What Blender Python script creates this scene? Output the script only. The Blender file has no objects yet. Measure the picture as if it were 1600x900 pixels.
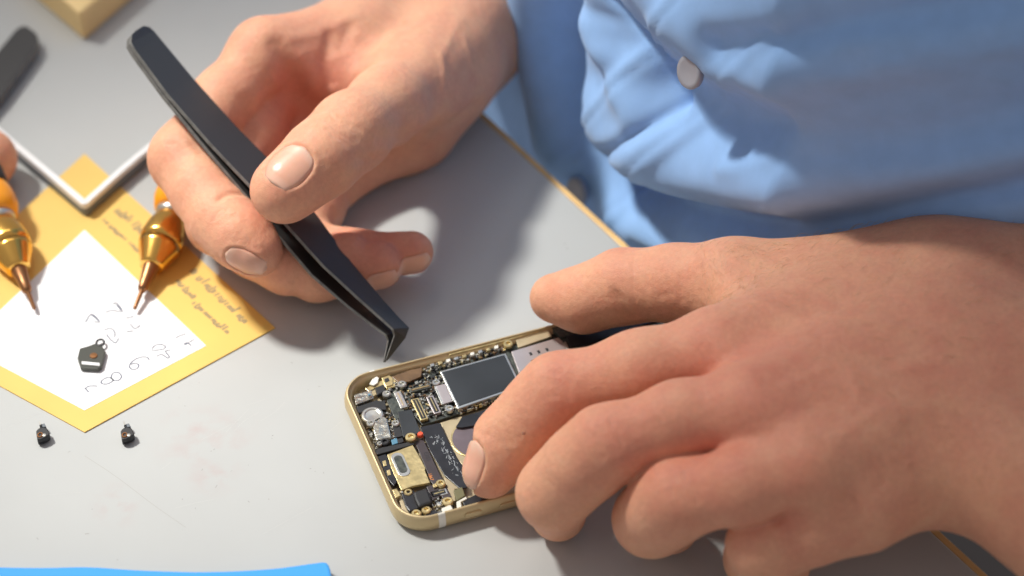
import bpy, bmesh, math, random
import numpy as np
random.seed(7); rng = np.random.default_rng(7)
scene = bpy.context.scene
PI = math.pi

# ------------------------------------------------------------------ camera
ELEV, DIST, LENS = math.radians(42.2), 721.8, 75.0          # mm
FPX = LENS / 36 * 1600
AR = np.array([1.0, 0, 0])
AF = np.array([0, math.cos(ELEV), -math.sin(ELEV)])
AU = np.array([0, math.sin(ELEV), math.cos(ELEV)])
AB = -AF
CAM = -AF * DIST
cd = bpy.data.cameras.new('camera'); cam = bpy.data.objects.new('camera', cd)
scene.collection.objects.link(cam); scene.camera = cam
cam.location = CAM * 1e-3
cam.rotation_euler = (PI / 2 - ELEV, 0, 0)
cd.lens = LENS; cd.sensor_width = 36; cd.clip_start = 0.01; cd.clip_end = 50
cd.dof.use_dof = True; cd.dof.focus_distance = 0.662; cd.dof.aperture_fstop = 6.7

# ------------------------------------------------------------------ light
world = bpy.data.worlds.new('World'); scene.world = world; world.use_nodes = True
bg = world.node_tree.nodes['Background']
bg.inputs[0].default_value = (1.0, 0.94, 0.95, 1); bg.inputs[1].default_value = 0.37

def lamp(name, kind, loc, target, energy, color, **kw):
    l = bpy.data.lights.new(name, kind); o = bpy.data.objects.new(name, l)
    scene.collection.objects.link(o)
    o.location = loc
    from mathutils import Vector
    o.rotation_euler = (Vector(target) - Vector(loc)).to_track_quat('-Z', 'Y').to_euler()
    l.energy = energy; l.color = color
    for k, v in kw.items(): setattr(l, k, v)
    return o
# desk lamp above and behind on the left; added shirt spot and overhead fill
lamp('desk_and_added_spot', 'SPOT', (-1.030, 0.525, 1.560), (-0.104, -0.042, 0.0), 226, (1.0, 0.985, 0.93),
     spot_size=math.radians(11.8), spot_blend=0.75, shadow_soft_size=0.13)
lamp('desk_and_added_spot', 'SPOT', (-1.01, 0.58, 1.57), (0.115, 0.072, -0.01), 225, (1.0, 0.985, 0.93),
     spot_size=math.radians(7.8), spot_blend=1.0, shadow_soft_size=0.13)  # added spot that brightens the shirt front, not a lamp of its own
lamp('added_overhead_fill', 'AREA', (-0.3, 0.9, 2.0), (0, 0, 0), 5.0, (1.0, 0.95, 0.9), shape='RECTANGLE', size=1.2, size_y=0.3)  # added fill for soft light and reflections on the metal parts

vs = scene.view_settings
vs.view_transform = 'Standard'; vs.look = 'None'; vs.exposure = 0.0; vs.gamma = 1.0; vs.use_curve_mapping = False
scene.cycles.use_denoising = True
scene.cycles.max_bounces = 8

# ------------------------------------------------------------------ coordinates
def ray(px, py):
    return AF + AR * ((px - 800) / FPX) + AU * ((450 - py) / FPX)
def H(px, py, z=0.0):                      # point of the place (mm) at height z
    d = ray(px, py); return CAM + d * ((z - CAM[2]) / d[2])
def P(px, py, d):                          # point of the place (mm) at a distance along the lens axis
    return CAM + ray(px, py) * (DIST + d)

# ------------------------------------------------------------------ helpers
def link(o): scene.collection.objects.link(o); return o
def mesh_obj(name, verts, faces, mat=None, parent=None, smooth=False, world=True, bevel=0, segs=2):
    """verts in mm; world=True: place coordinates, else the parent's own frame"""
    v = np.asarray(verts, float) * 1e-3
    if world:
        p = parent
        while p is not None: v = v - np.array(p.location); p = p.parent
    me = bpy.data.meshes.new(name); me.from_pydata(v.tolist(), [], [list(map(int, f)) for f in faces]); me.update()
    if smooth:
        me.polygons.foreach_set('use_smooth', [True] * len(me.polygons))
    o = link(bpy.data.objects.new(name, me))
    if mat: me.materials.append(mat)
    if parent is not None: o.parent = parent
    if bevel:
        m = o.modifiers.new('bevel', 'BEVEL'); m.width = bevel * 1e-3; m.segments = segs; m.limit_method = 'ANGLE'; m.angle_limit = math.radians(35)
    return o
def thing(name, label, cat, loc=(0, 0, 0), rz=0, group=None):
    o = link(bpy.data.objects.new(name, None)); o.empty_display_size = 0.01
    o.location = np.asarray(loc, float) * 1e-3; o.rotation_euler = (0, 0, rz)
    o['label'] = label; o['category'] = cat
    if group: o['group'] = group
    return o
def tag(o, label=None, cat=None, group=None, kind=None):
    if label: o['label'] = label
    if cat: o['category'] = cat
    if group: o['group'] = group
    if kind: o['kind'] = kind
    return o
def prism(top, dz=None, vec=None):
    """closed prism: polygon 'top' (n,3) extruded by vec"""
    top = np.asarray(top, float); n = len(top)
    vec = np.array([0, 0, -dz]) if vec is None else np.asarray(vec, float)
    v = np.vstack([top, top + vec])
    f = [list(range(n)), list(range(2 * n - 1, n - 1, -1))]
    for i in range(n):
        j = (i + 1) % n; f.append([i, i + n, j + n, j])
    a = np.zeros(3)
    for i in range(n): a += np.cross(top[i], top[(i + 1) % n])
    if a @ vec > 0: f = [x[::-1] for x in f]
    return v, f
def merge(parts):
    V, Fc, k = [], [], 0
    for v, f in parts:
        V.append(np.asarray(v)); Fc += [[i + k for i in x] for x in f]; k += len(v)
    return np.vstack(V), Fc
def frame_of(d):
    d = d / np.linalg.norm(d)
    h = np.array([0, 0, 1.0]) if abs(d[2]) < .9 else np.array([1.0, 0, 0])
    a = np.cross(h, d); a /= np.linalg.norm(a); return a, np.cross(d, a), d
def tube(pts, rad, n=10, cap=True):
    pts = np.asarray(pts, float); m = len(pts); rad = np.broadcast_to(rad, (m,))
    V = []; a = None
    for i in range(m):
        d = pts[min(i + 1, m - 1)] - pts[max(i - 1, 0)]; d /= np.linalg.norm(d)
        if a is None: a, b, _ = frame_of(d)
        else:
            a = a - d * (a @ d); a /= np.linalg.norm(a); b = np.cross(d, a)
        for k in range(n):
            t = 2 * PI * k / n; V.append(pts[i] + rad[i] * (a * math.cos(t) + b * math.sin(t)))
    f = []
    for i in range(m - 1):
        for k in range(n):
            k2 = (k + 1) % n; f.append([i * n + k, i * n + k2, (i + 1) * n + k2, (i + 1) * n + k])
    if cap: f.append(list(range(n))[::-1]); f.append([(m - 1) * n + k for k in range(n)])
    return np.array(V), f
def lathe(p0, d, prof, n=28):
    """prof: (distance along d, radius)"""
    a, b, d = frame_of(np.asarray(d, float)); V = []
    for s, r in prof:
        for k in range(n):
            t = 2 * PI * k / n; V.append(np.asarray(p0) + d * s + r * (a * math.cos(t) + b * math.sin(t)))
    f = []
    for i in range(len(prof) - 1):
        for k in range(n):
            k2 = (k + 1) % n; f.append([i * n + k, i * n + k2, (i + 1) * n + k2, (i + 1) * n + k])
    f.append(list(range(n))[::-1]); f.append([(len(prof) - 1) * n + k for k in range(n)])
    return np.array(V), f
def ribbon(pts, w, z):
    """flat ink stroke lying at height z"""
    pts = np.asarray(pts, float)[:, :2]; V = []; f = []
    for i in range(len(pts)):
        d = pts[min(i + 1, len(pts) - 1)] - pts[max(i - 1, 0)]; d /= np.linalg.norm(d) + 1e-9
        nn = np.array([-d[1], d[0]]) * w / 2
        V += [[*(pts[i] + nn), z], [*(pts[i] - nn), z]]
        if i: f.append([2 * i - 2, 2 * i - 1, 2 * i + 1, 2 * i])
    return np.array(V), f
def spline(pts, n=8):
    pts = np.asarray(pts, float); Q = np.vstack([2 * pts[0] - pts[1], pts, 2 * pts[-1] - pts[-2]]); out = []
    for i in range(1, len(Q) - 2):
        for t in np.linspace(0, 1, n, endpoint=False):
            p0, p1, p2, p3 = Q[i - 1], Q[i], Q[i + 1], Q[i + 2]
            out.append(.5 * ((2 * p1) + (-p0 + p2) * t + (2 * p0 - 5 * p1 + 4 * p2 - p3) * t * t + (-p0 + 3 * p1 - 3 * p2 + p3) * t ** 3))
    out.append(pts[-1]); return np.array(out)

# ------------------------------------------------------------------ materials
def mat(name, color, rough=0.5, metal=0.0, spec=0.5, noise=0, nscale=200, bump=0, bscale=800, var=None, coat=0, sheen=0, aniso=0):
    m = bpy.data.materials.new(name); m.use_nodes = True; nt = m.node_tree; b = nt.nodes['Principled BSDF']
    b.inputs['Base Color'].default_value = (*color, 1); b.inputs['Roughness'].default_value = rough
    b.inputs['Metallic'].default_value = metal; b.inputs['Specular IOR Level'].default_value = spec
    b.inputs['Coat Weight'].default_value = coat; b.inputs['Sheen Weight'].default_value = sheen
    tc = nt.nodes.new('ShaderNodeTexCoord')
    if noise:
        n = nt.nodes.new('ShaderNodeTexNoise'); n.inputs['Scale'].default_value = nscale; n.inputs['Detail'].default_value = 5
        nt.links.new(tc.outputs['Object'], n.inputs['Vector'])
        r = nt.nodes.new('ShaderNodeValToRGB'); c2 = var or tuple(min(1, c * (1 + noise)) for c in color)
        r.color_ramp.elements[0].position = .32; r.color_ramp.elements[1].position = .68
        r.color_ramp.elements[0].color = (*[c * (1 - noise) for c in color], 1) if var is None else (*color, 1)
        r.color_ramp.elements[1].color = (*c2, 1)
        nt.links.new(n.outputs['Fac'], r.inputs['Fac']); nt.links.new(r.outputs['Color'], b.inputs['Base Color'])
    if bump:
        n2 = nt.nodes.new('ShaderNodeTexNoise'); n2.inputs['Scale'].default_value = bscale; n2.inputs['Detail'].default_value = 4
        nt.links.new(tc.outputs['Object'], n2.inputs['Vector'])
        bp = nt.nodes.new('ShaderNodeBump'); bp.inputs['Strength'].default_value = bump; bp.inputs['Distance'].default_value = 0.0003
        nt.links.new(n2.outputs['Fac'], bp.inputs['Height']); nt.links.new(bp.outputs['Normal'], b.inputs['Normal'])
    return m

def skin_material():
    m = bpy.data.materials.new('skin'); m.use_nodes = True; nt = m.node_tree; b = nt.nodes['Principled BSDF']; L = nt.links.new
    tc = nt.nodes.new('ShaderNodeTexCoord')
    at = nt.nodes.new('ShaderNodeAttribute'); at.attribute_name = 'flush'
    n = nt.nodes.new('ShaderNodeTexNoise'); n.inputs['Scale'].default_value = 95; n.inputs['Detail'].default_value = 6; n.inputs['Roughness'].default_value = .6
    L(tc.outputs['Object'], n.inputs['Vector'])
    mx = nt.nodes.new('ShaderNodeMix'); mx.data_type = 'RGBA'
    mx.inputs[6].default_value = (0.75, 0.385, 0.24, 1); mx.inputs[7].default_value = (0.66, 0.255, 0.17, 1)
    ma = nt.nodes.new('ShaderNodeMath'); ma.operation = 'MULTIPLY_ADD'
    mr = nt.nodes.new('ShaderNodeMapRange'); mr.inputs[1].default_value = .35; mr.inputs[2].default_value = .7; mr.inputs[3].default_value = -.12; mr.inputs[4].default_value = .42
    L(n.outputs['Fac'], mr.inputs[0]); ma.inputs[1].default_value = 1.0
    L(at.outputs['Fac'], ma.inputs[0]); L(mr.outputs[0], ma.inputs[2]); ma.use_clamp = True
    L(ma.outputs[0], mx.inputs[0])
    # fine darker specks
    n3 = nt.nodes.new('ShaderNodeTexNoise'); n3.inputs['Scale'].default_value = 700; n3.inputs['Detail'].default_value = 3
    L(tc.outputs['Object'], n3.inputs['Vector'])
    mr3 = nt.nodes.new('ShaderNodeMapRange'); mr3.inputs[1].default_value = .3; mr3.inputs[2].default_value = .7; mr3.inputs[3].default_value = .95; mr3.inputs[4].default_value = 1.04
    L(n3.outputs['Fac'], mr3.inputs[0])
    vm = nt.nodes.new('ShaderNodeMix'); vm.data_type = 'RGBA'; vm.blend_type = 'MULTIPLY'; vm.inputs[0].default_value = 1
    L(mx.outputs[2], vm.inputs[6]); L(mr3.outputs[0], vm.inputs[7])
    L(vm.outputs[2], b.inputs['Base Color'])
    b.inputs['Subsurface Weight'].default_value = .32; b.inputs['Subsurface Radius'].default_value = (1.0, .36, .2); b.inputs['Subsurface Scale'].default_value = .0035
    b.inputs['Roughness'].default_value = .58; b.inputs['Specular IOR Level'].default_value = .30
    v = nt.nodes.new('ShaderNodeTexVoronoi'); v.inputs['Scale'].default_value = 1300; v.feature = 'DISTANCE_TO_EDGE'
    L(tc.outputs['Object'], v.inputs['Vector'])
    n2 = nt.nodes.new('ShaderNodeTexNoise'); n2.inputs['Scale'].default_value = 420; n2.inputs['Detail'].default_value = 5
    L(tc.outputs['Object'], n2.inputs['Vector'])
    ad = nt.nodes.new('ShaderNodeMath'); ad.operation = 'MULTIPLY_ADD'; ad.inputs[1].default_value = .35
    L(v.outputs['Distance'], ad.inputs[0]); L(n2.outputs['Fac'], ad.inputs[2])
    bp = nt.nodes.new('ShaderNodeBump'); bp.inputs['Strength'].default_value = .65; bp.inputs['Distance'].default_value = .0005
    L(ad.outputs[0], bp.inputs['Height']); L(bp.outputs['Normal'], b.inputs['Normal'])
    return m
SKIN = skin_material()
HAIR = mat('fine_hair', (0.50, 0.30, 0.16), rough=.35)
NAIL = mat('fingernail', (0.77, 0.405, 0.285), rough=.32, spec=.5, noise=.05, nscale=150)
NAIL.node_tree.nodes['Principled BSDF'].inputs['Subsurface Weight'].default_value = .25
NAIL.node_tree.nodes['Principled BSDF'].inputs['Subsurface Scale'].default_value = .0015
def nail_nodes():
    nt = NAIL.node_tree; b = nt.nodes['Principled BSDF']; L = nt.links.new
    src = b.inputs['Base Color'].links[0].from_socket
    at = nt.nodes.new('ShaderNodeAttribute'); at.attribute_name = 'along'
    r = nt.nodes.new('ShaderNodeValToRGB'); e = r.color_ramp.elements
    e[0].position = .10; e[0].color = (.45, .45, .45, 1); e[1].position = .28; e[1].color = (0, 0, 0, 1)
    for p, v in ((.86, 0), (.92, .3), (1, .4)): x = e.new(p); x.color = (v, v, v, 1)
    L(at.outputs['Fac'], r.inputs['Fac'])
    mx = nt.nodes.new('ShaderNodeMix'); mx.data_type = 'RGBA'; L(r.outputs['Color'], mx.inputs[0]); L(src, mx.inputs[6]); mx.inputs[7].default_value = (.84, .58, .46, 1)
    L(mx.outputs[2], b.inputs['Base Color'])
nail_nodes()
M = dict(
    table=mat('table_laminate', (0.475, 0.483, 0.472), rough=.42, noise=.03, nscale=18, bump=.05, bscale=1500),
    band=mat('wood_edge_band', (0.74, 0.48, 0.20), rough=.5, noise=.15, nscale=60),
    yellow=mat('yellow_print', (0.78, 0.51, 0.13), rough=.6, noise=.04, nscale=40),
    white=mat('white_paper', (0.86, 0.86, 0.87), rough=.7, noise=.02, nscale=30),
    ink=mat('ink', (0.10, 0.11, 0.16), rough=.7),
    greyink=mat('grey_print', (0.36, 0.27, 0.13), rough=.7),
    black=mat('black_coated_steel', (0.032, 0.031, 0.031), rough=.42, spec=.6, bump=.12, bscale=2500),
    edge=mat('worn_steel_edge', (0.15, 0.145, 0.135), rough=.36, spec=.6, noise=.3, nscale=400),
    gold=mat('gold_aluminium', (0.62, 0.49, 0.28), rough=.5, metal=.6, bump=.03, bscale=3000),
    brass=mat('brass', (0.86, 0.50, 0.12), rough=.22, metal=1.0),
    shaft=mat('bronze_shaft', (0.30, 0.14, 0.06), rough=.35, metal=.8),
    orange=mat('orange_plastic', (0.95, 0.36, 0.01), rough=.3, coat=.3),
    blackpl=mat('black_plastic', (0.02, 0.02, 0.022), rough=.5),
    whitepl=mat('white_plastic', (0.82, 0.82, 0.82), rough=.35),
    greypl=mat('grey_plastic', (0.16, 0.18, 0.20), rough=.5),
    blue=mat('blue_plastic', (0.06, 0.39, 0.90), rough=.3, coat=.2),
    darkmetal=mat('dark_metal', (0.07, 0.072, 0.062), rough=.4, metal=.3),
    wood=mat('pale_wood', (0.86, 0.62, 0.28), rough=.55, noise=.08, nscale=30),
    shirt=mat('shirt_cotton', (0.30, 0.50, 0.84), rough=.85, spec=.2, noise=.04, nscale=120, bump=.15, bscale=2500, sheen=.15),
    button=mat('shirt_button', (0.36, 0.36, 0.40), rough=.3),
    dark=mat('under_table', (0.10, 0.09, 0.085), rough=.9),
)

# ================================================================== implicit modelling of hands
def to_cam(p): p = np.asarray(p, float); return np.array([p @ AR, p @ AU, p @ AB])
def from_cam(q): q = np.asarray(q, float); return q[..., :1] * AR + q[..., 1:2] * AU + q[..., 2:3] * AB
def smin(a, b, k):
    h = np.maximum(k - np.abs(a - b), 0) / k
    return np.minimum(a, b) - h * h * k * .25
def cone(X, Y, Z, a, b, ra, rb):
    ba = b - a; L2 = float(ba @ ba) + 1e-9
    px, py, pz = X - a[0], Y - a[1], Z - a[2]
    t = np.clip((px * ba[0] + py * ba[1] + pz * ba[2]) / L2, 0, 1)
    return np.sqrt((px - t * ba[0]) ** 2 + (py - t * ba[1]) ** 2 + (pz - t * ba[2]) ** 2) - (ra + (rb - ra) * t)
def seg_d2(X, Y, Z, a, b):
    ba = b - a; L2 = float(ba @ ba) + 1e-9
    px, py, pz = X - a[0], Y - a[1], Z - a[2]
    t = np.clip((px * ba[0] + py * ba[1] + pz * ba[2]) / L2, 0, 1)
    return (px - t * ba[0]) ** 2 + (py - t * ba[1]) ** 2 + (pz - t * ba[2]) ** 2
class Hand:
    """palm: list of chains, fingers: list of chains; a chain is [(point, radius), ...]; all points in the lens-aligned frame, mm"""
    def __init__(s): s.palm = []; s.fingers = []; s.disp = []; s.flush = []; s.nails = []
    def field(s, X, Y, Z, detail=True, ctr=None, hd=0):
        pal = None
        for ch in s.palm:
            for (a, ra), (b, rb) in zip(ch[:-1], ch[1:]):
                d = cone(X, Y, Z, a, b, ra, rb); pal = d if pal is None else smin(pal, d, 12.0)
        out = pal
        for ch, k in s.fingers:
            f = None
            for (a, ra), (b, rb) in zip(ch[:-1], ch[1:]):
                d = cone(X, Y, Z, a, b, ra, rb); f = d if f is None else smin(f, d, 6.5)
            if pal is None: out = f if out is None else np.minimum(out, f)
            else: out = smin(out, smin(pal, f, k), 1.2)
        if not detail: return out
        for pts, amp, w in s.disp:
            if ctr is not None and min(float(seg_d2(ctr[0], ctr[1], ctr[2], p, q)) for p, q in zip(pts[:-1], pts[1:])) > (hd + 3 * w) ** 2: continue
            d2 = None
            for a, b in zip(pts[:-1], pts[1:]):
                q = seg_d2(X, Y, Z, a, b); d2 = q if d2 is None else np.minimum(d2, q)
            out = out + amp * np.exp(-d2 / (w * w))
        for c, ax, sd, nn, ly, lx in s.nails:
            if ctr is not None and np.linalg.norm(ctr - c) > hd + 22: continue
            px, py, pz = X - c[0], Y - c[1], Z - c[2]
            y = px * ax[0] + py * ax[1] + pz * ax[2]; x = px * sd[0] + py * sd[1] + pz * sd[2]; n = px * nn[0] + py * nn[1] + pz * nn[2]
            q = (np.abs(y / ly) ** 2.6 + np.abs(x / lx) ** 2.6)
            m = np.clip((1.25 - q) / .35, 0, 1) * (n > -3)
            out = out + .55 * m * m * (3 - 2 * m) - .32 * np.exp(-((q - 1.55) / .5) ** 2) * (n > -2) * (y < ly * .75)
        return out
    def project(s, pts, n, lo=-14, hi=14):
        """slide points along n onto the surface"""
        pts = np.asarray(pts); t = np.full(len(pts), float(hi))
        for _ in range(60):
            q = pts + t[:, None] * n; d = s.field(q[:, 0], q[:, 1], q[:, 2]); t = t - np.clip(d, -2, 2) * .8
        return pts + np.clip(t, lo, hi)[:, None] * n
    def on(s, P2):
        """first points of the surface on the sight lines through pixels P2 (n,2)"""
        c = to_cam(CAM); D = np.array([to_cam(ray(*p)) for p in P2]); D /= np.linalg.norm(D, axis=1)[:, None]; t = np.full(len(D), DIST - 190.0)
        for _ in range(90):
            q = c + D * t[:, None]; v = s.field(q[:, 0], q[:, 1], q[:, 2]); t = t + np.where(v > .05, v * .85, 0)
        return c + D * t[:, None]
    def press(s, specs):
        """(+) creases pressed in, (-) raised lines; specs: (pixel polyline, depth mm, width mm)"""
        q = s.on(np.array([p for sp in specs for p in sp[0]], float)); k = 0
        for pts, amp, w in specs: s.disp.append((list(q[k:k + len(pts)]), amp, w)); k += len(pts)
    def wrinkles(s, p0, p1, c, width, offs, amp, w, seed=0):
        """short cross lines over a joint: p0-p1 gives the finger direction in the picture, c the joint"""
        r = np.random.default_rng(seed); d = np.array([p1[0] - p0[0], p1[1] - p0[1]], float); d /= np.linalg.norm(d); e = np.array([-d[1], d[0]]); out = []
        for o in offs:
            k = r.uniform(.55, 1.0) * width; sh = r.normal(0, width * .12); b = r.normal(0, 2.0)
            pts = [np.array(c) + d * (o + b * (t * t) * 1.5 + r.normal(0, .7)) + e * (t * k + sh) for t in (-1, -.5, 0, .5, 1)]
            out.append((pts, 1.8 * amp * r.uniform(.6, 1.2), w * r.uniform(.8, 1.3)))
        return out
    def mesh(s, lo, hi, h):
        xs, ys, zs = [np.arange(l, u + h, h, dtype=np.float32) for l, u in zip(lo, hi)]
        n = (len(xs), len(ys), len(zs)); F = np.empty(n, np.float32); B = 14; hd = B * h * .87
        bc = [np.arange(0, m, B) for m in n]
        C = np.stack(np.meshgrid(*[l + (c + (B - 1) / 2) * h for l, c in zip(lo, bc)], indexing='ij'), -1)
        Fc = s.field(C[..., 0], C[..., 1], C[..., 2], False)
        for i, x0 in enumerate(bc[0]):
            for j, y0 in enumerate(bc[1]):
                for k, z0 in enumerate(bc[2]):
                    sl = (slice(x0, x0 + B), slice(y0, y0 + B), slice(z0, z0 + B))
                    if abs(Fc[i, j, k]) > hd * 1.25 + 4: F[sl] = Fc[i, j, k]; continue
                    F[sl] = s.field(xs[sl[0]][:, None, None], ys[sl[1]][None, :, None], zs[sl[2]][None, None, :], True, C[i, j, k], hd)
        F[0] = F[-1] = 1; F[:, 0] = F[:, -1] = 1; F[:, :, 0] = F[:, :, -1] = 1
        S = F < 0
        c = S[:-1, :-1, :-1].astype(np.int8)
        tot = np.zeros_like(c)
        for i in (0, 1):
            for j in (0, 1):
                for k in (0, 1):
                    tot += S[i:S.shape[0] - 1 + i, j:S.shape[1] - 1 + j, k:S.shape[2] - 1 + k]
        act = (tot > 0) & (tot < 8)
        I = np.argwhere(act); idx = -np.ones(act.shape, np.int64); idx[act] = np.arange(len(I))
        acc = np.zeros((len(I), 3)); cnt = np.zeros(len(I))
        off = [np.array(o) for o in np.ndindex(2, 2, 2)]
        for a in off:
            for ax in range(3):
                if a[ax]: continue
                b = a.copy(); b[ax] = 1
                fa = F[tuple((I + a).T)]; fb = F[tuple((I + b).T)]
                m = (fa < 0) != (fb < 0)
                t = np.where(m, fa / np.where(m, fa - fb, 1), 0)
                p = a + (b - a) * t[:, None]
                acc[m] += p[m]; cnt[m] += 1
        V = (I + acc / cnt[:, None]) * h + np.array(lo)
        faces = []
        for ax in range(3):
            o1, o2 = (ax + 1) % 3, (ax + 2) % 3
            sl = [slice(None)] * 3; s2 = [slice(None)] * 3; sl[ax] = slice(0, -1); s2[ax] = slice(1, None)
            e = S[tuple(sl)] != S[tuple(s2)]
            E = np.argwhere(e); ok = (E[:, o1] > 0) & (E[:, o2] > 0) & (E[:, o1] < S.shape[o1] - 1) & (E[:, o2] < S.shape[o2] - 1); E = E[ok]
            ins = S[tuple(E.T)]
            d1 = np.zeros(3, int); d1[o1] = 1; d2 = np.zeros(3, int); d2[o2] = 1
            q = np.stack([idx[tuple((E - d1 - d2).T)], idx[tuple((E - d2).T)], idx[tuple(E.T)], idx[tuple((E - d1).T)]], 1)
            q[~ins] = q[~ins][:, ::-1]
            faces.append(q)
        return V, np.vstack(faces)
    def build(s, name, parent, lo, hi, h):
        V, Fq = s.mesh(lo, hi, h)
        W = from_cam(V)
        o = mesh_obj(name, W, Fq.tolist(), SKIN, parent, smooth=True)
        fl = np.zeros(len(V)); gain = .85 if name == 'hand' else 1
        for p, amp, w in s.flush:
            fl += amp * np.exp(-((V - p) ** 2).sum(1) / (w * w))
        at = o.data.attributes.new('flush', 'FLOAT', 'POINT'); at.data.foreach_set('value', np.clip(fl * gain, 0, 1).astype(np.float32))
        return o
    def hairs(s, o, parent, zones, seed=1):
        me = o.data; n = len(me.vertices); co = np.empty(n * 3, np.float32); me.vertices.foreach_get('co', co); co = co.reshape(-1, 3) * 1e3 + np.array(parent.location) * 1e3
        no = np.empty(n * 3, np.float32); me.vertices.foreach_get('normal', no); no = no.reshape(-1, 3)
        d = co - CAM; dz = d @ AF; px = 800 + FPX * (d @ AR) / dz; py = 450 - FPX * (d @ AU) / dz; r = np.random.default_rng(seed); parts = []
        for x0, y0, x1, y1, cnt, ddx, ddy, ln in zones:
            ids = np.where((px > x0) & (px < x1) & (py > y0) & (py < y1) & (no @ AF < .25))[0]
            if len(ids) == 0: continue
            for i in r.choice(ids, cnt):
                t = AR * ddx + AU * -ddy + r.normal(0, .35, 3); t = t - no[i] * (t @ no[i]); t /= np.linalg.norm(t); l = ln * r.uniform(.5, 1.3)
                p = [co[i] - no[i] * .1, co[i] + t * l * .4 + no[i] * l * .22, co[i] + t * l * .8 + no[i] * l * .25, co[i] + t * l + no[i] * l * .15]
                parts.append(tube(p, [.035, .03, .022, .008], 3, False))
        h_ = mesh_obj('hair', *merge(parts), HAIR, parent, smooth=True); h_['kind'] = 'stuff'
    def add_nail(s, tip, prev, nn, ly, lx, back=2.0):
        ax = tip - prev; ax = ax / np.linalg.norm(ax)
        nn = np.asarray(nn, float); nn = nn - ax * (nn @ ax); nn /= np.linalg.norm(nn); sd = np.cross(ax, nn)
        s.nails.append((tip - ax * back, ax, sd, nn, ly, lx)); return len(s.nails) - 1
    def build_nail(s, i, parent, free=.8):
        c, ax, sd, nn, ly, lx = s.nails[i]
        nl = s.nails; s.nails = []                     # original surface
        N1, N2 = 17, 13; pts = []
        for a in np.linspace(-1, 1, N1):
            w = (1 - abs(a) ** 3.2) ** (1 / 2.6) if abs(a) < 1 else 0
            for b in np.linspace(-1, 1, N2):
                pts.append(c + ax * (a * ly + (free if a > .8 else 0)) + sd * (b * lx * max(w, .18)))
        pts = np.array(pts)
        q = s.project(pts, nn)
        qi = q.reshape(N1, N2, 3)
        # nails are flatter than the flesh: blend towards a gentle arch
        s.nails = nl
        bb = np.linspace(-1, 1, N2)
        edge = np.abs(bb)[None, :, None] ** 4
        lift = -.10 + .22 * (1 - edge) * np.ones((N1, 1, 1))
        qi = qi + nn * lift
        q = qi.reshape(-1, 3); f = []
        for a in range(N1 - 1):
            for b in range(N2 - 1):
                k = a * N2 + b; f.append([k, k + 1, k + N2 + 1, k + N2])
        o = mesh_obj('fingernail', from_cam(q), f, NAIL, parent, smooth=True)
        at = o.data.attributes.new('along', 'FLOAT', 'POINT'); at.data.foreach_set('value', np.repeat(np.linspace(0, 1, N1), N2).astype(np.float32))
        m = o.modifiers.new('solid', 'SOLIDIFY'); m.thickness = .0005; m.offset = -1
        return o

def CP(px, py, d): return to_cam(P(px, py, d))
def CH(px, py, z): return to_cam(H(px, py, z))
RES = 0.65

# ================================================================== setting: table
E1, E2 = H(760, 190), H(1450, 825)
ed = (E2 - E1) / np.linalg.norm(E2 - E1); en = np.array([-ed[1], ed[0], 0])       # en: away from the table
def table():
    a, b = E1 - ed * 700, E2 + ed * 500
    top = [a, b, b - en * 900, a - en * 900]
    v, f = prism(top, 22)
    o = mesh_obj('table', v, f, M['table'], bevel=.8); o['kind'] = 'structure'
    a2, b2 = a + en * 2.4, b + en * 2.4
    q = [a + en * .05 - [0, 0, .35], b + en * .05 - [0, 0, .35], b2 - [0, 0, .35], a2 - [0, 0, .35]]
    v, f = prism(q, 21.4); mesh_obj('edge_band', v, f, M['band'], o, bevel=.4)
table()

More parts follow.
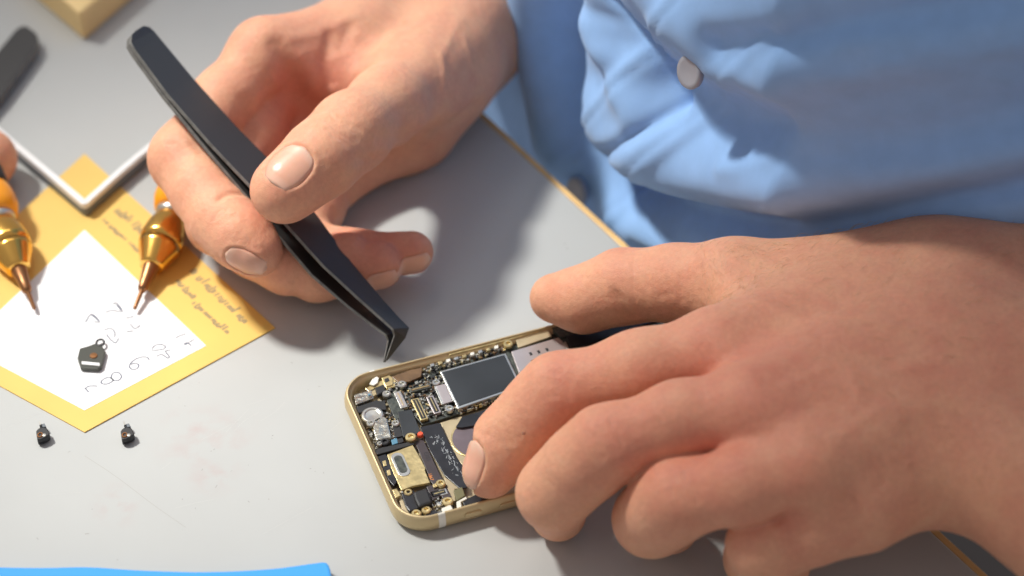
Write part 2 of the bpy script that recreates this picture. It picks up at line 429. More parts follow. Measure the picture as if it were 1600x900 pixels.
def table_marks():
    nt = M['table'].node_tree; b = nt.nodes['Principled BSDF']; L = nt.links.new
    src = b.inputs['Base Color'].links[0].from_socket
    geo = nt.nodes.new('ShaderNodeNewGeometry')
    nz = nt.nodes.new('ShaderNodeTexNoise'); nz.inputs['Scale'].default_value = 110; nz.inputs['Detail'].default_value = 6; L(geo.outputs['Position'], nz.inputs['Vector'])
    mr = nt.nodes.new('ShaderNodeMapRange'); mr.inputs[1].default_value = .46; mr.inputs[2].default_value = .66; L(nz.outputs['Fac'], mr.inputs[0])
    tot = None
    for px, py, r in ((322, 690, .020), (300, 670, .014), (182, 790, .012), (335, 740, .012)):
        c = H(px, py) * 1e-3
        d = nt.nodes.new('ShaderNodeVectorMath'); d.operation = 'DISTANCE'; L(geo.outputs['Position'], d.inputs[0]); d.inputs[1].default_value = c
        m2 = nt.nodes.new('ShaderNodeMapRange'); m2.interpolation_type = 'SMOOTHSTEP'; m2.inputs[1].default_value = 0; m2.inputs[2].default_value = r; m2.inputs[3].default_value = .5; m2.inputs[4].default_value = 0
        L(d.outputs['Value'], m2.inputs[0])
        if tot is None: tot = m2.outputs[0]
        else:
            a = nt.nodes.new('ShaderNodeMath'); a.operation = 'MAXIMUM'; L(tot, a.inputs[0]); L(m2.outputs[0], a.inputs[1]); tot = a.outputs[0]
    mm = nt.nodes.new('ShaderNodeMath'); mm.operation = 'MULTIPLY'; L(tot, mm.inputs[0]); L(mr.outputs[0], mm.inputs[1])
    mx = nt.nodes.new('ShaderNodeMix'); mx.data_type = 'RGBA'; L(mm.outputs[0], mx.inputs[0]); L(src, mx.inputs[6]); mx.inputs[7].default_value = (.47, .33, .32, 1)
    L(mx.outputs[2], b.inputs['Base Color'])
    tb = bpy.data.objects['table']
    q = spline([H(132, 712), (H(180, 745) + [0, .3, 0]), H(240, 789), H(290, 824)], 6)
    mesh_obj('scratch', *ribbon(q, .16, .02), mat('scratch', (.40, .39, .37), rough=.6), tb)
    for px, py, a, l, w in ((1057, 858, .5, 2.6, .9), (338, 760, 1.2, 1.2, .25), (136, 834, .2, 1.2, .3), (285, 780, 2, .5, .3), (420, 780, 2, .4, .3), (330, 705, .9, .4, .3)):
        c = H(px, py); d = np.array([math.cos(a), math.sin(a), 0]) * l / 2
        mesh_obj('speck', *ribbon([c - d, c, c + d], w, .03), mat('speck', (.8, .8, .8) if px > 1000 else (.35, .33, .32), rough=.6), tb)
    r = np.random.default_rng(21); parts = []
    for k in range(90):
        c = H(r.uniform(0, 900), r.uniform(0, 900)); a = r.uniform(0, PI); d = np.array([math.cos(a), math.sin(a), 0]) * r.uniform(.1, .45)
        parts.append(ribbon([c - d, c, c + d], r.uniform(.12, .3), .03))
    mesh_obj('dust', *merge(parts), mat('dust', (.33, .32, .31), rough=.9), tb)['kind'] = 'stuff'
    parts = []
    for k in range(14):
        c = H(r.uniform(0, 700), r.uniform(560, 880)); a = r.normal(.6, .5); d = np.array([math.cos(a), math.sin(a), 0]) * r.uniform(2, 9)
        parts.append(ribbon(spline([c - d, c + [r.normal(0, .4), 0, 0], c + d], 5), .09, .022))
    mesh_obj('fine_scratches', *merge(parts), mat('fine_scratch', (.56, .56, .54), rough=.5), tb)['kind'] = 'stuff'
table_marks()

# ================================================================== the hand holding the tweezers
LEAN = .070                                  # the wrist lies lower than the fingertips' plane
def CPA(px, py, d): return CP(px, py, d + LEAN * (566 - py))
def seated(chain):
    """keep a finger chain clear of the table top"""
    out = []
    for p, r in chain:
        dep = DIST - p[2]; r = r * dep / (dep - 30 if dep > 715 else dep - 12); c = to_cam(CAM)
        for _ in range(200):
            if from_cam(p)[2] >= r + .4: break
            d = c - p; p = p + d / np.linalg.norm(d) * .5
        out.append((p, r))
    return out
TW_N = np.array([.66, .52, .54]); TW_N /= np.linalg.norm(TW_N)
def hand_a():
    root = thing('person', 'bare right hand holding black bent-tip tweezers, coming from a blue cuff', 'hand', H(560, 480))
    h = Hand()
    wr = CPA(728, -70, 52)
    mcpI, mcpM, mcpR, mcpL = CPA(415, 85, -16), CPA(445, 95, 2), CPA(475, 190, 12), CPA(525, 272, 18)
    cmc = CPA(725, 45, 18); tmc = CPA(655, 125, -10); tip_ = CPA(548, 207, -48); ttip = CPA(452, 290, -58)
    h.palm = [
        [(mcpI, 11.5), (CPA(570, 75, 6), 14), (wr, 20)],
        [(mcpM, 11), (CPA(580, 60, 20), 15), (wr, 19)],
        [(mcpR, 11), (CPA(600, 130, 24), 14), (wr, 19)],
        [(mcpL, 10), (CPA(640, 192, 29), 13.5), (CPA(742, 72, 44), 17)],
        [(wr, 20), (CPA(770, -330, 105), 25)],
        [(CPA(500, 130, -6), 7), (CPA(600, 130, -8), 9)],
        [(cmc, 17), (CPA(692, 98, 10), 16.5), (CPA(640, 150, -10), 13)],
    ]
    thumb = [(cmc, 14), (tmc, 12.8), (CPA(605, 165, -31), 11.8), (tip_, 12.0), (CPA(500, 250, -55), 11.4), (ttip, 9.6), (CPA(440, 300, -57), 9.3)]
    pI, dI, tI = CPA(290, 248, -26), CPA(347, 342, -37), CPA(402, 394, -40)
    index = [(mcpI, 11), (CPA(350, 160, -20), 10.2), (pI, 10.8), (CPA(318, 298, -32), 10.0), (dI, 9.6), (CPA(378, 372, -39.5), 9.2), (tI, 8.0)]
    pM, dM, tM = CPA(345, 345, -19), CPA(450, 411, -25), CPA(543, 402, -24.5)
    middle = [(mcpM, 11), (CPA(390, 215, -10), 10), (pM, 10.2), (CPA(400, 385, -22), 9.4), (dM, 9.2), (tM, 8.2)]
    pR, dR, tR = CPA(385, 370, -13), CPA(495, 424, -23), CPA(592, 414, -24)
    ring = [(mcpR, 10.5), (CPA(430, 290, -2), 9.6), (pR, 9.8), (dR, 8.8), (tR, 7.8)]
    pL, dL, tL = CPA(450, 372, -8), CPA(555, 402, -17), CPA(644, 394, -20)
    little = [(mcpL, 9.5), (CPA(490, 330, 4), 8.6), (pL, 8.6), (dL, 7.8), (tL, 7.0)]
    thumb, index, middle, ring, little = [seated(c) for c in (thumb, index, middle, ring, little)]
    h.palm = [seated(c) for c in h.palm]
    tR, dR, tL, dL = ring[-1][0], ring[-2][0], little[-1][0], little[-2][0]
    h.fingers = [(thumb, 9), (index, 7), (middle, 6), (ring, 6), (little, 6)]
    # creases, tendons and folds: (+) pressed in, (-) raised
    D = h.disp
    def crease(pts, amp, w): D_.append((pts, amp, w))
    D_ = []
    crease([(433, 72), (446, 108), (470, 150), (492, 166)], 1.9, 3.4)
    crease([(380, 160), (388, 188), (392, 212)], .7, 3.0)
    crease([(517, 56), (508, 92), (516, 126)], 1.2, 2.4)
    crease([(546, 42), (532, 72)], .8, 2.2)
    crease([(470, 90), (490, 130)], -.8, 3.0)
    crease([(498, 176), (528, 172), (548, 186)], .28, .9)
    crease([(505, 188), (530, 184), (546, 198)], .22, .8)
    crease([(512, 168), (538, 166), (556, 178)], .18, .8)
    crease([(688, 88), (694, 108), (692, 136)], -.55, 1.3)
    crease([(725, 60), (735, 95)], -.4, 1.5)
    crease([(598, 216), (640, 214), (690, 202), (745, 165)], 1.1, 2.6)
    crease([(560, 250), (600, 246)], .5, 1.6)
    crease([(343, 311), (358, 302), (380, 303)], .9, 1.1)
    crease([(300, 226), (315, 238)], .4, 1.2)
    crease([(548, 402), (556, 408)], .25, .9)
    D_ += h.wrinkles((560, 170), (470, 280), (538, 200), 30, (-16, -10, -5, 0, 5, 11, 18), .20, .5, 1)
    D_ += h.wrinkles((540, 200), (460, 280), (492, 252), 22, (-6, -2, 3), .10, .5, 2)
    D_ += h.wrinkles((290, 250), (350, 340), (345, 340), 20, (-8, -3, 3, 8), .12, .5, 3)
    D_ += h.wrinkles((415, 85), (290, 248), (275, 235), 16, (-8, -2, 4), .15, .6, 4)
    D_ += h.wrinkles((700, 60), (620, 160), (640, 120), 26, (-16, -8, 0, 8), .10, .6, 5)
    for pts in ([(650, 40), (600, 70), (560, 110)], [(720, 30), (690, 88)], [(560, 20), (500, 50), (455, 60)]): crease(pts, -.35, 2.0)
    h.press(D_)
    F = h.flush
    for p, a, w in [(tI, .55, 11), (dI, .25, 9), (ttip, .5, 14), (pI, .35, 13), (tM, .8, 12), (tR, .8, 12), (tL, .85, 12), (tip_, .15, 12),
                    (CPA(450, 180, -5), .9, 20), (CPA(420, 250, -10), .7, 16), (CPA(500, 110, -15), .45, 16), (mcpI, .15, 14), (CPA(690, 180, -20), .25, 22)]: F.append((p, a, w))  # pocket redness by the web also paints in light bounced between fingers
    nails = [h.add_nail(ttip, tip_, (-.15, .28, .95), 7.0, 6.6, back=-.2),
             h.add_nail(tI, dI, (-.28, -.50, .82), 5.3, 4.3, back=-1.6),
             h.add_nail(tR, dR, (.25, -.80, .55), 5.2, 4.4, back=-.6),
             h.add_nail(tL, dL, (.25, -.70, .68), 5.0, 4.0, back=-.6)]
    body = h.build('hand', root, (-142, -16, -135), (16, 136, 70), RES)
    for i in nails: h.build_nail(i, root)
    h.hairs(body, root, [(560, 0, 800, 110, 90, -.7, .6, 4.0)], 3)
    return h, root
HA, HA_root = hand_a()

# ================================================================== the hand holding the phone down
def hand_b():
    root = thing('person', 'bare left hand pressing the opened phone onto the table', 'hand', H(1100, 760))
    h = Hand()
    mI, pI, dI, tI = CH(1125, 548, 50), CH(872, 612, 36), CH(793, 690, 21), CH(765, 736, 14.6)
    mM, pM, dM, tM = CH(1180, 640, 54), CH(947, 696, 42), CH(866, 770, 24), CH(872, 802, 9.5)
    mR, pR, dR, tR = CH(1268, 728, 50), CH(1062, 778, 37), CH(1018, 811, 19), CH(1047, 822, 9.5)
    mL, pL, dL, tL = CH(1345, 792, 38), CH(1195, 852, 28), CH(1185, 872, 14), CH(1225, 880, 9)
    w1, w2 = CH(1490, 455, 46), CH(1500, 690, 40)
    tm, ti, tt = CH(1145, 445, 40), CH(972, 448, 28), CH(866, 466, 17.5)
    h.palm = [
        [(mI, 12.5), (w1, 19)], [(mM, 13), (CH(1490, 520, 50), 19)], [(mR, 12.5), (CH(1490, 610, 48), 19)], [(mL, 12), (w2, 19)],
        [(w1, 19), (CH(1720, 455, 50), 22)], [(w2, 19), (CH(1720, 800, 44), 28)], [(CH(1490, 570, 46), 20), (CH(1720, 610, 48), 28)],
        [(CH(1180, 490, 44), 11), (CH(1420, 450, 42), 18)],
    ]
    h.fingers = [
        ([(CH(1430, 450, 42), 18), (tm, 13.6), (CH(1055, 442, 34), 11.2), (ti, 11.0), (CH(912, 468, 20.5), 9.7), (tt, 8.0)], 10),
        ([(mI, 12), (CH(1000, 578, 45), 10.8), (pI, 10.5), (CH(835, 650, 28.5), 10.1), (dI, 9.4), (tI, 8.3)], 6),
        ([(mM, 12.5), (CH(1062, 654, 50), 9.9), (pM, 10.6), (CH(904, 732, 33.5), 10.3), (dM, 9.8), (tM, 8.4)], 6),
        ([(mR, 12), (CH(1160, 759, 45.5), 10.0), (pR, 10.3), (CH(1037, 796, 29), 10.3), (dR, 10.0), (tR, 8.4)], 6),
        ([(mL, 11.5), (CH(1270, 822, 34), 9.8), (pL, 9.6), (dL, 8.6), (tL, 7.8)], 6),
    ]
    D_ = []
    def crease(pts, amp, w): D_.append((pts, amp, w))
    crease([(962, 462), (972, 478), (988, 494)], .8, 1.5); crease([(955, 452), (975, 470)], .4, 1.0)
    crease([(1062, 432), (1066, 470)], .25, .9); crease([(1030, 462), (1050, 458)], .2, .8)
    crease([(1180, 640), (1330, 592)], -.5, 5); crease([(1130, 548), (1300, 510)], -.4, 5); crease([(1270, 718), (1380, 670)], -.4, 5)
    crease([(1200, 592), (1262, 572)], .5, 5); crease([(1275, 640), (1345, 640)], .5, 4.5)
    D_ += h.wrinkles((1000, 578), (800, 680), (866, 604), 26, (-26, -18, -11, -5, 1, 7, 14, 22), .20, .55, 11)
    D_ += h.wrinkles((1060, 665), (870, 770), (942, 690), 28, (-26, -18, -10, -4, 3, 9, 17, 25), .20, .55, 12)
    D_ += h.wrinkles((1160, 745), (1020, 800), (1058, 760), 26, (-22, -14, -7, 0, 7, 14), .20, .55, 13)
    D_ += h.wrinkles((860, 620), (770, 730), (783, 684), 22, (-13, -8, -4, 0, 4, 9), .16, .5, 14)
    D_ += h.wrinkles((940, 700), (870, 790), (868, 765), 20, (-10, -4, 2, 8), .12, .55, 15)
    D_ += h.wrinkles((1140, 440), (980, 440), (1000, 430), 26, (-24, -14, -6, 2, 10), .14, .55, 16)
    D_ += h.wrinkles((1300, 820), (1190, 850), (1215, 850), 22, (-14, -6, 2, 10), .15, .6, 17)
    for pts in ([(1180, 470), (1260, 500), (1330, 490), (1420, 520)], [(1230, 600), (1300, 570), (1370, 590), (1470, 560)], [(1300, 690), (1370, 640), (1450, 640)], [(1330, 590), (1350, 640), (1400, 660)]): crease(pts, -.38, 2.0)
    for k, (x, y) in enumerate(((1240, 430), (1320, 450), (1300, 530), (1390, 560), (1420, 690), (1370, 740), (1440, 440))): D_ += h.wrinkles((x + 60, y), (x, y + 8), (x, y), 30, (-14, -5, 6, 15), .07, .7, 30 + k)
    crease([(775, 715), (782, 745), (776, 768)], .2, .9)
    crease([(1215, 815), (1222, 806)], .5, 1.4)
    h.press(D_)
    for p, a, w in [(CH(885, 590, 46), .65, 15), (CH(965, 680, 52), .65, 16), (CH(1085, 755, 48), .6, 16), (CH(1130, 540, 60), .45, 22), (CH(1190, 640, 66), .35, 22),
                    (tI, .35, 10), (CH(1000, 440, 38), .3, 16), (CH(1060, 590, 50), .35, 15), (CH(1160, 680, 50), .45, 16), (CH(1250, 790, 40), .7, 16), (CH(1330, 560, 66), .35, 35), (CH(1500, 500, 70), .4, 45), (CH(900, 480, 20), .25, 12)]:
        h.flush.append((p, a, w))
    nails = [h.add_nail(tI, dI, (-.80, .05, .55), 6.2, 5.2, back=-.4)]
    body = h.build('hand', root, (-12, -108, -40), (176, 24, 152), RES)
    for i in nails: h.build_nail(i, root)
    q = h.on(np.array([[818.0, 676.0]]))[0]; nn = np.array([-.35, .35, .85])
    mesh_obj('mole', from_cam(lathe(q - nn * .3, nn, [(0, .5), (.3, .48), (.42, .3), (.45, .01)], 10)[0]), lathe(q, nn, [(0, .5), (.3, .48), (.42, .3), (.45, .01)], 10)[1], mat('mole', (.30, .13, .08), rough=.6), root, smooth=True)
    h.hairs(body, root, [(1090, 380, 1230, 480, 260, .5, .8, 3.2), (1230, 345, 1600, 480, 260, .8, -.5, 4.5), (1250, 480, 1600, 780, 200, .8, .5, 4.5), (960, 640, 1060, 690, 20, .3, .8, 2.5)], 4)
    return h, root
HB, HB_root = hand_b()

# ================================================================== cuff and sleeve of the right arm
def cuff_and_shirt():
    shirt = thing('shirt', 'light blue cotton shirt with rumpled folds and pale buttons behind the table edge', 'shirt', H(1200, 250, -100))
    # torso: cloth over a belly just beyond the table edge
    off0 = 20.0
    def sz(px, py):                                   # where a ray meets the cloth's mean plane
        d = ray(px, py); p0 = E1 + en * off0; t = ((p0 - CAM) @ en) / (d @ en); q = CAM + d * t
        return np.array([(q - E1) @ ed, q[2]])
    ns, nz = 420, 300
    S, Zz = np.meshgrid(np.linspace(-330, 420, ns), np.linspace(-190, 330, nz), indexing='ij')
    Dp = np.zeros_like(S)
    def fold(pts, amp, w, asym=0):
        q = spline([sz(*p) for p in pts], 6); best = np.full(S.shape, 1e9)
        for a, b in zip(q[:-1], q[1:]):
            ba = b - a; t = np.clip(((S - a[0]) * ba[0] + (Zz - a[1]) * ba[1]) / (ba @ ba + 1e-9), 0, 1)
            best = np.minimum(best, (S - a[0] - t * ba[0]) ** 2 + (Zz - a[1] - t * ba[1]) ** 2)
        return amp * np.exp(-best / (w * w))
    F = [([(1040, -60), (1110, 10), (1220, 45), (1400, 60), (1640, 55)], 8, 16),
         ([(930, -60), (960, 40), (1010, 140), (1040, 200)], 6, 20),
         ([(1075, 118), (1150, 165), (1280, 200), (1420, 232), (1640, 228)], -9, 12),
         ([(1180, 95), (1300, 110), (1480, 120), (1640, 130)], 4, 7),
         ([(1190, 38), (1350, 28), (1500, 32), (1640, 28)], -6, 6),
         ([(950, 180), (1000, 225), (1100, 262), (1260, 280), (1430, 300), (1640, 295)], 9, 17),
         ([(965, 288), (1090, 325), (1230, 350), (1420, 356), (1640, 350)], -11, 7),
         ([(960, 345), (1060, 385), (1200, 400)], 7, 9),
         ([(1290, 190), (1380, 205), (1460, 180)], 4, 8),
         ([(905, -60), (880, 60), (885, 150), (905, 225), (960, 300)], -10, 10),
         ([(820, -60), (830, 120), (850, 230)], 12, 16),
         ([(985, -20), (1040, 60), (1068, 120), (1085, 160)], -4, 2.5),
         ([(1085, 160), (1020, 205), (968, 232), (978, 262), (990, 292)], -3, 2.5),
         ([(945, 30), (985, 90), (1030, 150)], 3, 7)]
    for f in F: Dp += fold(*f)
    # button placket: a doubled, stitched band
    q = spline([sz(1260, -70), sz(1175, 15), sz(1088, 112), sz(1000, 205), sz(910, 298), sz(850, 370)], 8); best = np.full(S.shape, 1e9)
    for a, b in zip(q[:-1], q[1:]):
        ba = b - a; t = np.clip(((S - a[0]) * ba[0] + (Zz - a[1]) * ba[1]) / (ba @ ba), 0, 1)
        best = np.minimum(best, np.hypot(S - a[0] - t * ba[0], Zz - a[1] - t * ba[1]))
    Dp += 2.2 / (1 + np.exp((best - 17) / .8)) - .9 * np.exp(-((best - 13) / 1.1) ** 2)
    rr = np.random.default_rng(3)
    for _ in range(75):                                # small wrinkles
        x, y = rr.uniform(850, 1650), rr.uniform(-40, 380); l = rr.uniform(40, 130); a = rr.normal(.12, .3)
        Dp += fold([(x, y), (x + l * .5, y + l * .5 * a + rr.normal(0, 6)), (x + l, y + l * a)], rr.normal(0, .65), rr.uniform(2.5, 6))
    belly = 26 * np.exp(-((S - 130) / 190) ** 2) - np.maximum(-S - 60, 0) ** 2 * .004
    out = off0 + 26 - belly - Dp - np.maximum(Zz, 0) * .10 + np.maximum(S - 150, 0) * .8
    low = -190 + 240 * np.clip((S - 120) / 80, 0, 1) ** 1.5
    keep = Zz > low
    V = E1 + ed * S[..., None] + en * out[..., None] + np.array([0, 0, 1]) * Zz[..., None]
    idx = np.arange(ns * nz).reshape(ns, nz)
    f = np.stack([idx[:-1, :-1], idx[1:, :-1], idx[1:, 1:], idx[:-1, 1:]], -1)[keep[:-1, :-1]].reshape(-1, 4)
    o = mesh_obj('front', V.reshape(-1, 3), f.tolist(), M['shirt'], shirt, smooth=True)
    md = o.modifiers.new('solid', 'SOLIDIFY'); md.thickness = .0012; md.offset = 0
    def surf(px, py):
        d = V - CAM; dz = d @ AF; e = (800 + FPX * (d @ AR) / dz - px) ** 2 + (450 - FPX * (d @ AU) / dz - py) ** 2
        dz = np.where((e < 60) & keep, dz, 1e9); return V[np.unravel_index(dz.argmin(), dz.shape)]
    for px, py in ((1088, 112), (910, 298)):
        c = surf(px, py) - en * 3.6
        v, fc = lathe(c + en * 1.0, -en + np.array([0, 0, .25]), [(0, 5.2), (1.6, 5.5), (2.3, 5.0), (2.0, 3.8), (1.8, .01)], 24)
        mesh_obj('button', v, fc, M['button'], shirt, smooth=True)
    # sleeve; bulge past the cuff is widened to shade the shirt beside it
    ax = np.array([.20, .74, -.64]); ax /= np.linalg.norm(ax)
    c0 = CP(738, 22, 84)
    e1 = np.cross(ax, [0, 0, 1]); e1 /= np.linalg.norm(e1); e2 = np.cross(e1, ax)
    V = []; n = 64
    prof = [(1.5, -2.2), (0, -1.2), (-.6, 0), (0, 1.0), (2, 1.6), (10, 1.9), (20, 2.2), (30, 2.6), (44, 2.2), (47, 8), (52, 20), (62, 32), (85, 40), (125, 42), (170, 42), (260, 42)]
    for k, (s_, r_) in enumerate(prof):
        for i in range(n):
            t = 2 * PI * i / n
            w = (.5 * math.sin(5 * t + k * .3) + .4 * math.sin(9 * t + 1)) * min(1, s_ / 25) if s_ > 0 else 0
            w += (3.0 * math.sin(4 * t + s_ * .07) + 2 * math.sin(7 * t - s_ * .05)) if s_ > 46 else 0
            r = 26.5 + r_ + w
            V.append(c0 + ax * s_ + e1 * (r * math.cos(t)) + e2 * (r * .86 * math.sin(t)))
    f = [[k * n + i, k * n + (i + 1) % n, (k + 1) * n + (i + 1) % n, (k + 1) * n + i] for k in range(len(prof) - 1) for i in range(n)]
    mesh_obj('sleeve', from_cam(np.array(V)), f, M['shirt'], shirt, smooth=True)
    fl = mesh_obj('floor', [E1 + ed * -900 - en * 50 - [0, 0, 420], E2 + ed * 900 - en * 50 - [0, 0, 420], E2 + ed * 900 + en * 1500 - [0, 0, 420], E1 + ed * -900 + en * 1500 - [0, 0, 420]], [[0, 1, 2, 3]], M['dark'])
    fl['kind'] = 'structure'
cuff_and_shirt()

# ================================================================== tweezers
def tweezers(label, mir=False, held=True):
    L = [(213, 47), (206, 54), (205, 66), (213, 80), (262, 146), (330, 224), (398, 296), (452, 354), (506, 414), (560, 464), (600, 500), (615, 514), (617, 523), (603, 562)]
    R = [(224, 40), (234, 42), (241, 48), (249, 58), (302, 122), (372, 200), (440, 268), (497, 338), (549, 409), (597, 466), (625, 497), (640, 512), (634, 528), (606, 563)]
    Dd = [-40, -40, -40, -40, -40, -40, -39.5, -39, -38, -37, -36, -35.5, -35, -34]
    gap = [1.6, 1.6, 1.6, 1.6, 1.7, 2.6, 4.0, 5.4, 5.9, 5.2, 4.2, 3.6, 3.2, 1.0]
    thick = [1.5, 1.5, 1.5, 1.5, 1.5, 1.4, 1.3, 1.3, 1.2, 1.2, 1.1, 1.0, .9, .6]
    n = TW_N.copy()
    if mir: L = [(264 - x, y) for x, y in L]; R = [(264 - x, y) for x, y in R]; n = to_cam([-.12, 0, 1.0]); n /= np.linalg.norm(n)
    root = thing('tweezers', label, 'tweezers', H(-20, 150) if mir else P(600, 566, -35))
    def plane(px, py, p0):
        # point of the ray through (px,py) on the plane through p0 with the blade's normal
        d = to_cam(ray(px, py)); c = to_cam(CAM); t = ((p0 - c) @ n) / (d @ n); return c + d * t
    front = []
    for l, r, dd in zip(L, R, Dd):
        m = CH((l[0] + r[0]) / 2, (l[1] + r[1]) / 2, 5) if mir else CPA((l[0] + r[0]) / 2, (l[1] + r[1]) / 2, dd); front.append((plane(*l, m), plane(*r, m)))
    thick = [1.5, 1.5, 1.5, 1.5, 1.5, 1.4, 1.3, 1.3, 1.2, 1.2, 1.1, 1.0, .9, .6]
    for arm in (0, 1):
        V = []; m = len(front)
        for (a, b), t, g in zip(front, thick, gap):
            o = -n * g if arm else n * 0
            w = b - a
            V += [a + o, b + o, b + o - n * t, a + o - n * t]
        f = [[0, 1, 2, 3][::-1], [4 * (m - 1) + k for k in range(4)]]
        for i in range(m - 1):
            for k in range(4):
                k2 = (k + 1) % 4; f.append([4 * i + k, 4 * i + k2, 4 * i + 4 + k2, 4 * i + 4 + k])
        o = mesh_obj('arm', from_cam(np.array(V)), f, M['black'], root, bevel=.22)
        o.data.materials.append(M['edge'])
        for pi, fc in enumerate(f[2:]):
            if pi % 4 in (1, 3): o.data.polygons[pi + 2].material_index = 1
        me = o.data; bm = bmesh.new(); bm.from_mesh(me); bmesh.ops.recalc_face_normals(bm, faces=bm.faces); bm.to_mesh(me); bm.free()
    # the welded block at the closed end
    V = []
    for k, s_ in ((2, .06), (3, 0), (4, 0)):
        a, b = front[k]; c = (a + b) / 2; a2, b2 = c + (a - c) * .97, c + (b - c) * .97
        V += [a2 - n * 1.2, b2 - n * 1.2, b2 - n * 2.2, a2 - n * 2.2]
    f = [[3, 2, 1, 0], [8, 9, 10, 11]] + [[4 * i + k, 4 * i + (k + 1) % 4, 4 * i + 4 + (k + 1) % 4, 4 * i + 4 + k] for i in range(2) for k in range(4)]
    mesh_obj('rivet_block', from_cam(np.array(V)), f, M['black'], root)
    return root
tweezers('black bent-tip tweezers held between thumb and index finger above the phone')
tweezers('mirrored copy of the black tweezers, end poking in at the upper left edge, left of the wooden block', mir=True)  # mirror image of the held tweezers, laid flat on the table

# ================================================================== opened phone
PA = math.radians(20.37); PO = np.array([-32.87, -113.56, 0.4])
pc, ps = math.cos(PA), math.sin(PA)
def PL(px, py, z):
    q = H(px, py, z + PO[2]) - PO; return np.array([q[0] * pc + q[1] * ps, -q[0] * ps + q[1] * pc, z])
phone = thing('phone', 'opened gold phone with its circuit boards exposed, lying on the table', 'phone', PO, PA)
PLEN, PWID, PRAD = 138.3, 67.1, 10.5
def rrect(x0, y0, x1, y1, r, n=10, z=0):
    pts = []
    for cx, cy, a0 in ((x1 - r, y1 - r, 0), (x0 + r, y1 - r, 90), (x0 + r, y0 + r, 180), (x1 - r, y0 + r, 270)):
        for k in range(n + 1):
            a = math.radians(a0 + 90 * k / n); pts.append([cx + r * math.cos(a), cy + r * math.sin(a), z])
    return np.array(pts)
MP = dict(
    pcb=mat('circuit_board', (0.022, 0.028, 0.026), rough=.45, noise=.4, nscale=900, var=(0.09, 0.10, 0.085)),
    shield=mat('shield_film', (0.026, 0.030, 0.034), rough=.42, noise=.25, nscale=60, bump=.05),
    silver=mat('tin_plate', (0.66, 0.65, 0.60), rough=.3, metal=.9, noise=.1, nscale=300),
    foil=mat('crumpled_foil', (0.62, 0.60, 0.52), rough=.25, metal=.9, bump=1.0, bscale=500),
    pink=mat('nickel_plate', (0.55, 0.49, 0.48), rough=.35, metal=.6, noise=.06, nscale=100),
    tan=mat('anodised_inside', (0.50, 0.41, 0.26), rough=.5, metal=.4, noise=.1, nscale=150),
    goldp=mat('gold_plate', (0.68, 0.54, 0.27), rough=.35, metal=.8, noise=.18, nscale=350, bump=.25, bscale=900),
    flex=mat('black_flex', (0.018, 0.018, 0.022), rough=.35, noise=.3, nscale=300),
    purple=mat('dark_flex', (0.055, 0.042, 0.045), rough=.4, noise=.15, nscale=200),
    disc=mat('violet_sheet', (0.16, 0.125, 0.14), rough=.38, noise=.12, nscale=150),
    rub=mat('black_rubber', (0.016, 0.016, 0.018), rough=.55),
    brown=mat('brown_flex', (0.15, 0.085, 0.04), rough=.4, noise=.3, nscale=300),
    white=mat('white_insulator', (0.80, 0.78, 0.70), rough=.45),
    red=mat('red_dot', (0.80, 0.10, 0.04), rough=.5),
    green=mat('olive_pad', (0.16, 0.15, 0.07), rough=.5),
    orange=mat('orange_print', (0.85, 0.30, 0.06), rough=.6),
    speck=mat('solder_specks', (0.55, 0.53, 0.46), rough=.3, metal=.7),
    bluish=mat('blue_cap', (0.10, 0.25, 0.36), rough=.4),
    battery=mat('battery_wrap', (0.02, 0.02, 0.022), rough=.4),
)
def pm(name, v, f, m, parent=None, **k):
    return mesh_obj(name, v, f, m, parent or phone, world=False, **k)
# frame: swept wall with a rounded outside
prof = [(3.4, 0), (1.6, .25), (.5, 1.2), (.06, 2.6), (0, 3.6), (.1, 4.7), (.45, 6.1), (.8, 6.75), (1.1, 6.9), (1.35, 6.85), (1.48, 6.4), (1.52, 5.9), (2.3, 5.8), (2.4, 1.6)]
V = []; rn = None
for ins, z in prof:
    q = rrect(ins, ins, PLEN - ins, PWID - ins, PRAD - ins * .9, 12, z); rn = len(q); V.append(q)
V = np.vstack(V); f = [[k * rn + i, k * rn + (i + 1) % rn, (k + 1) * rn + (i + 1) % rn, (k + 1) * rn + i] for k in range(len(prof) - 1) for i in range(rn)]
f.append(list(range(rn))[::-1])
pm('frame', V, [x[::-1] for x in f[:-1]] + [f[-1]], M['gold'], smooth=True)
v, f = prism(rrect(2.2, 2.2, PLEN - 2.2, PWID - 2.2, 8.2, 8, 1.9), .8)
pm('back_plate', v, f, MP['tan'])
def comp(name, poly, zt, h, m, parent=None, bevel=.15, **k):
    v, f = prism([PL(x, y, zt) for x, y in poly], h); return pm(name, v, f, m, parent, bevel=bevel, **k)
def screw(px, py, z, r, m, hole=True, name='screw', parent=None):
    c = PL(px, py, z)
    pr = [(-.9, r), (0, r), (.25, r * .82), (.25, r * .5), (-.35, r * .42), (-.4, .01)] if hole else [(-.9, r), (0, r), (.3, r * .8), (.35, .01)]
    v, f = lathe(c, (0, 0, 1), pr, 18); o = pm(name, v, f, m, parent); o.data.polygons.foreach_set('use_smooth', [False] * len(o.data.polygons)); return o
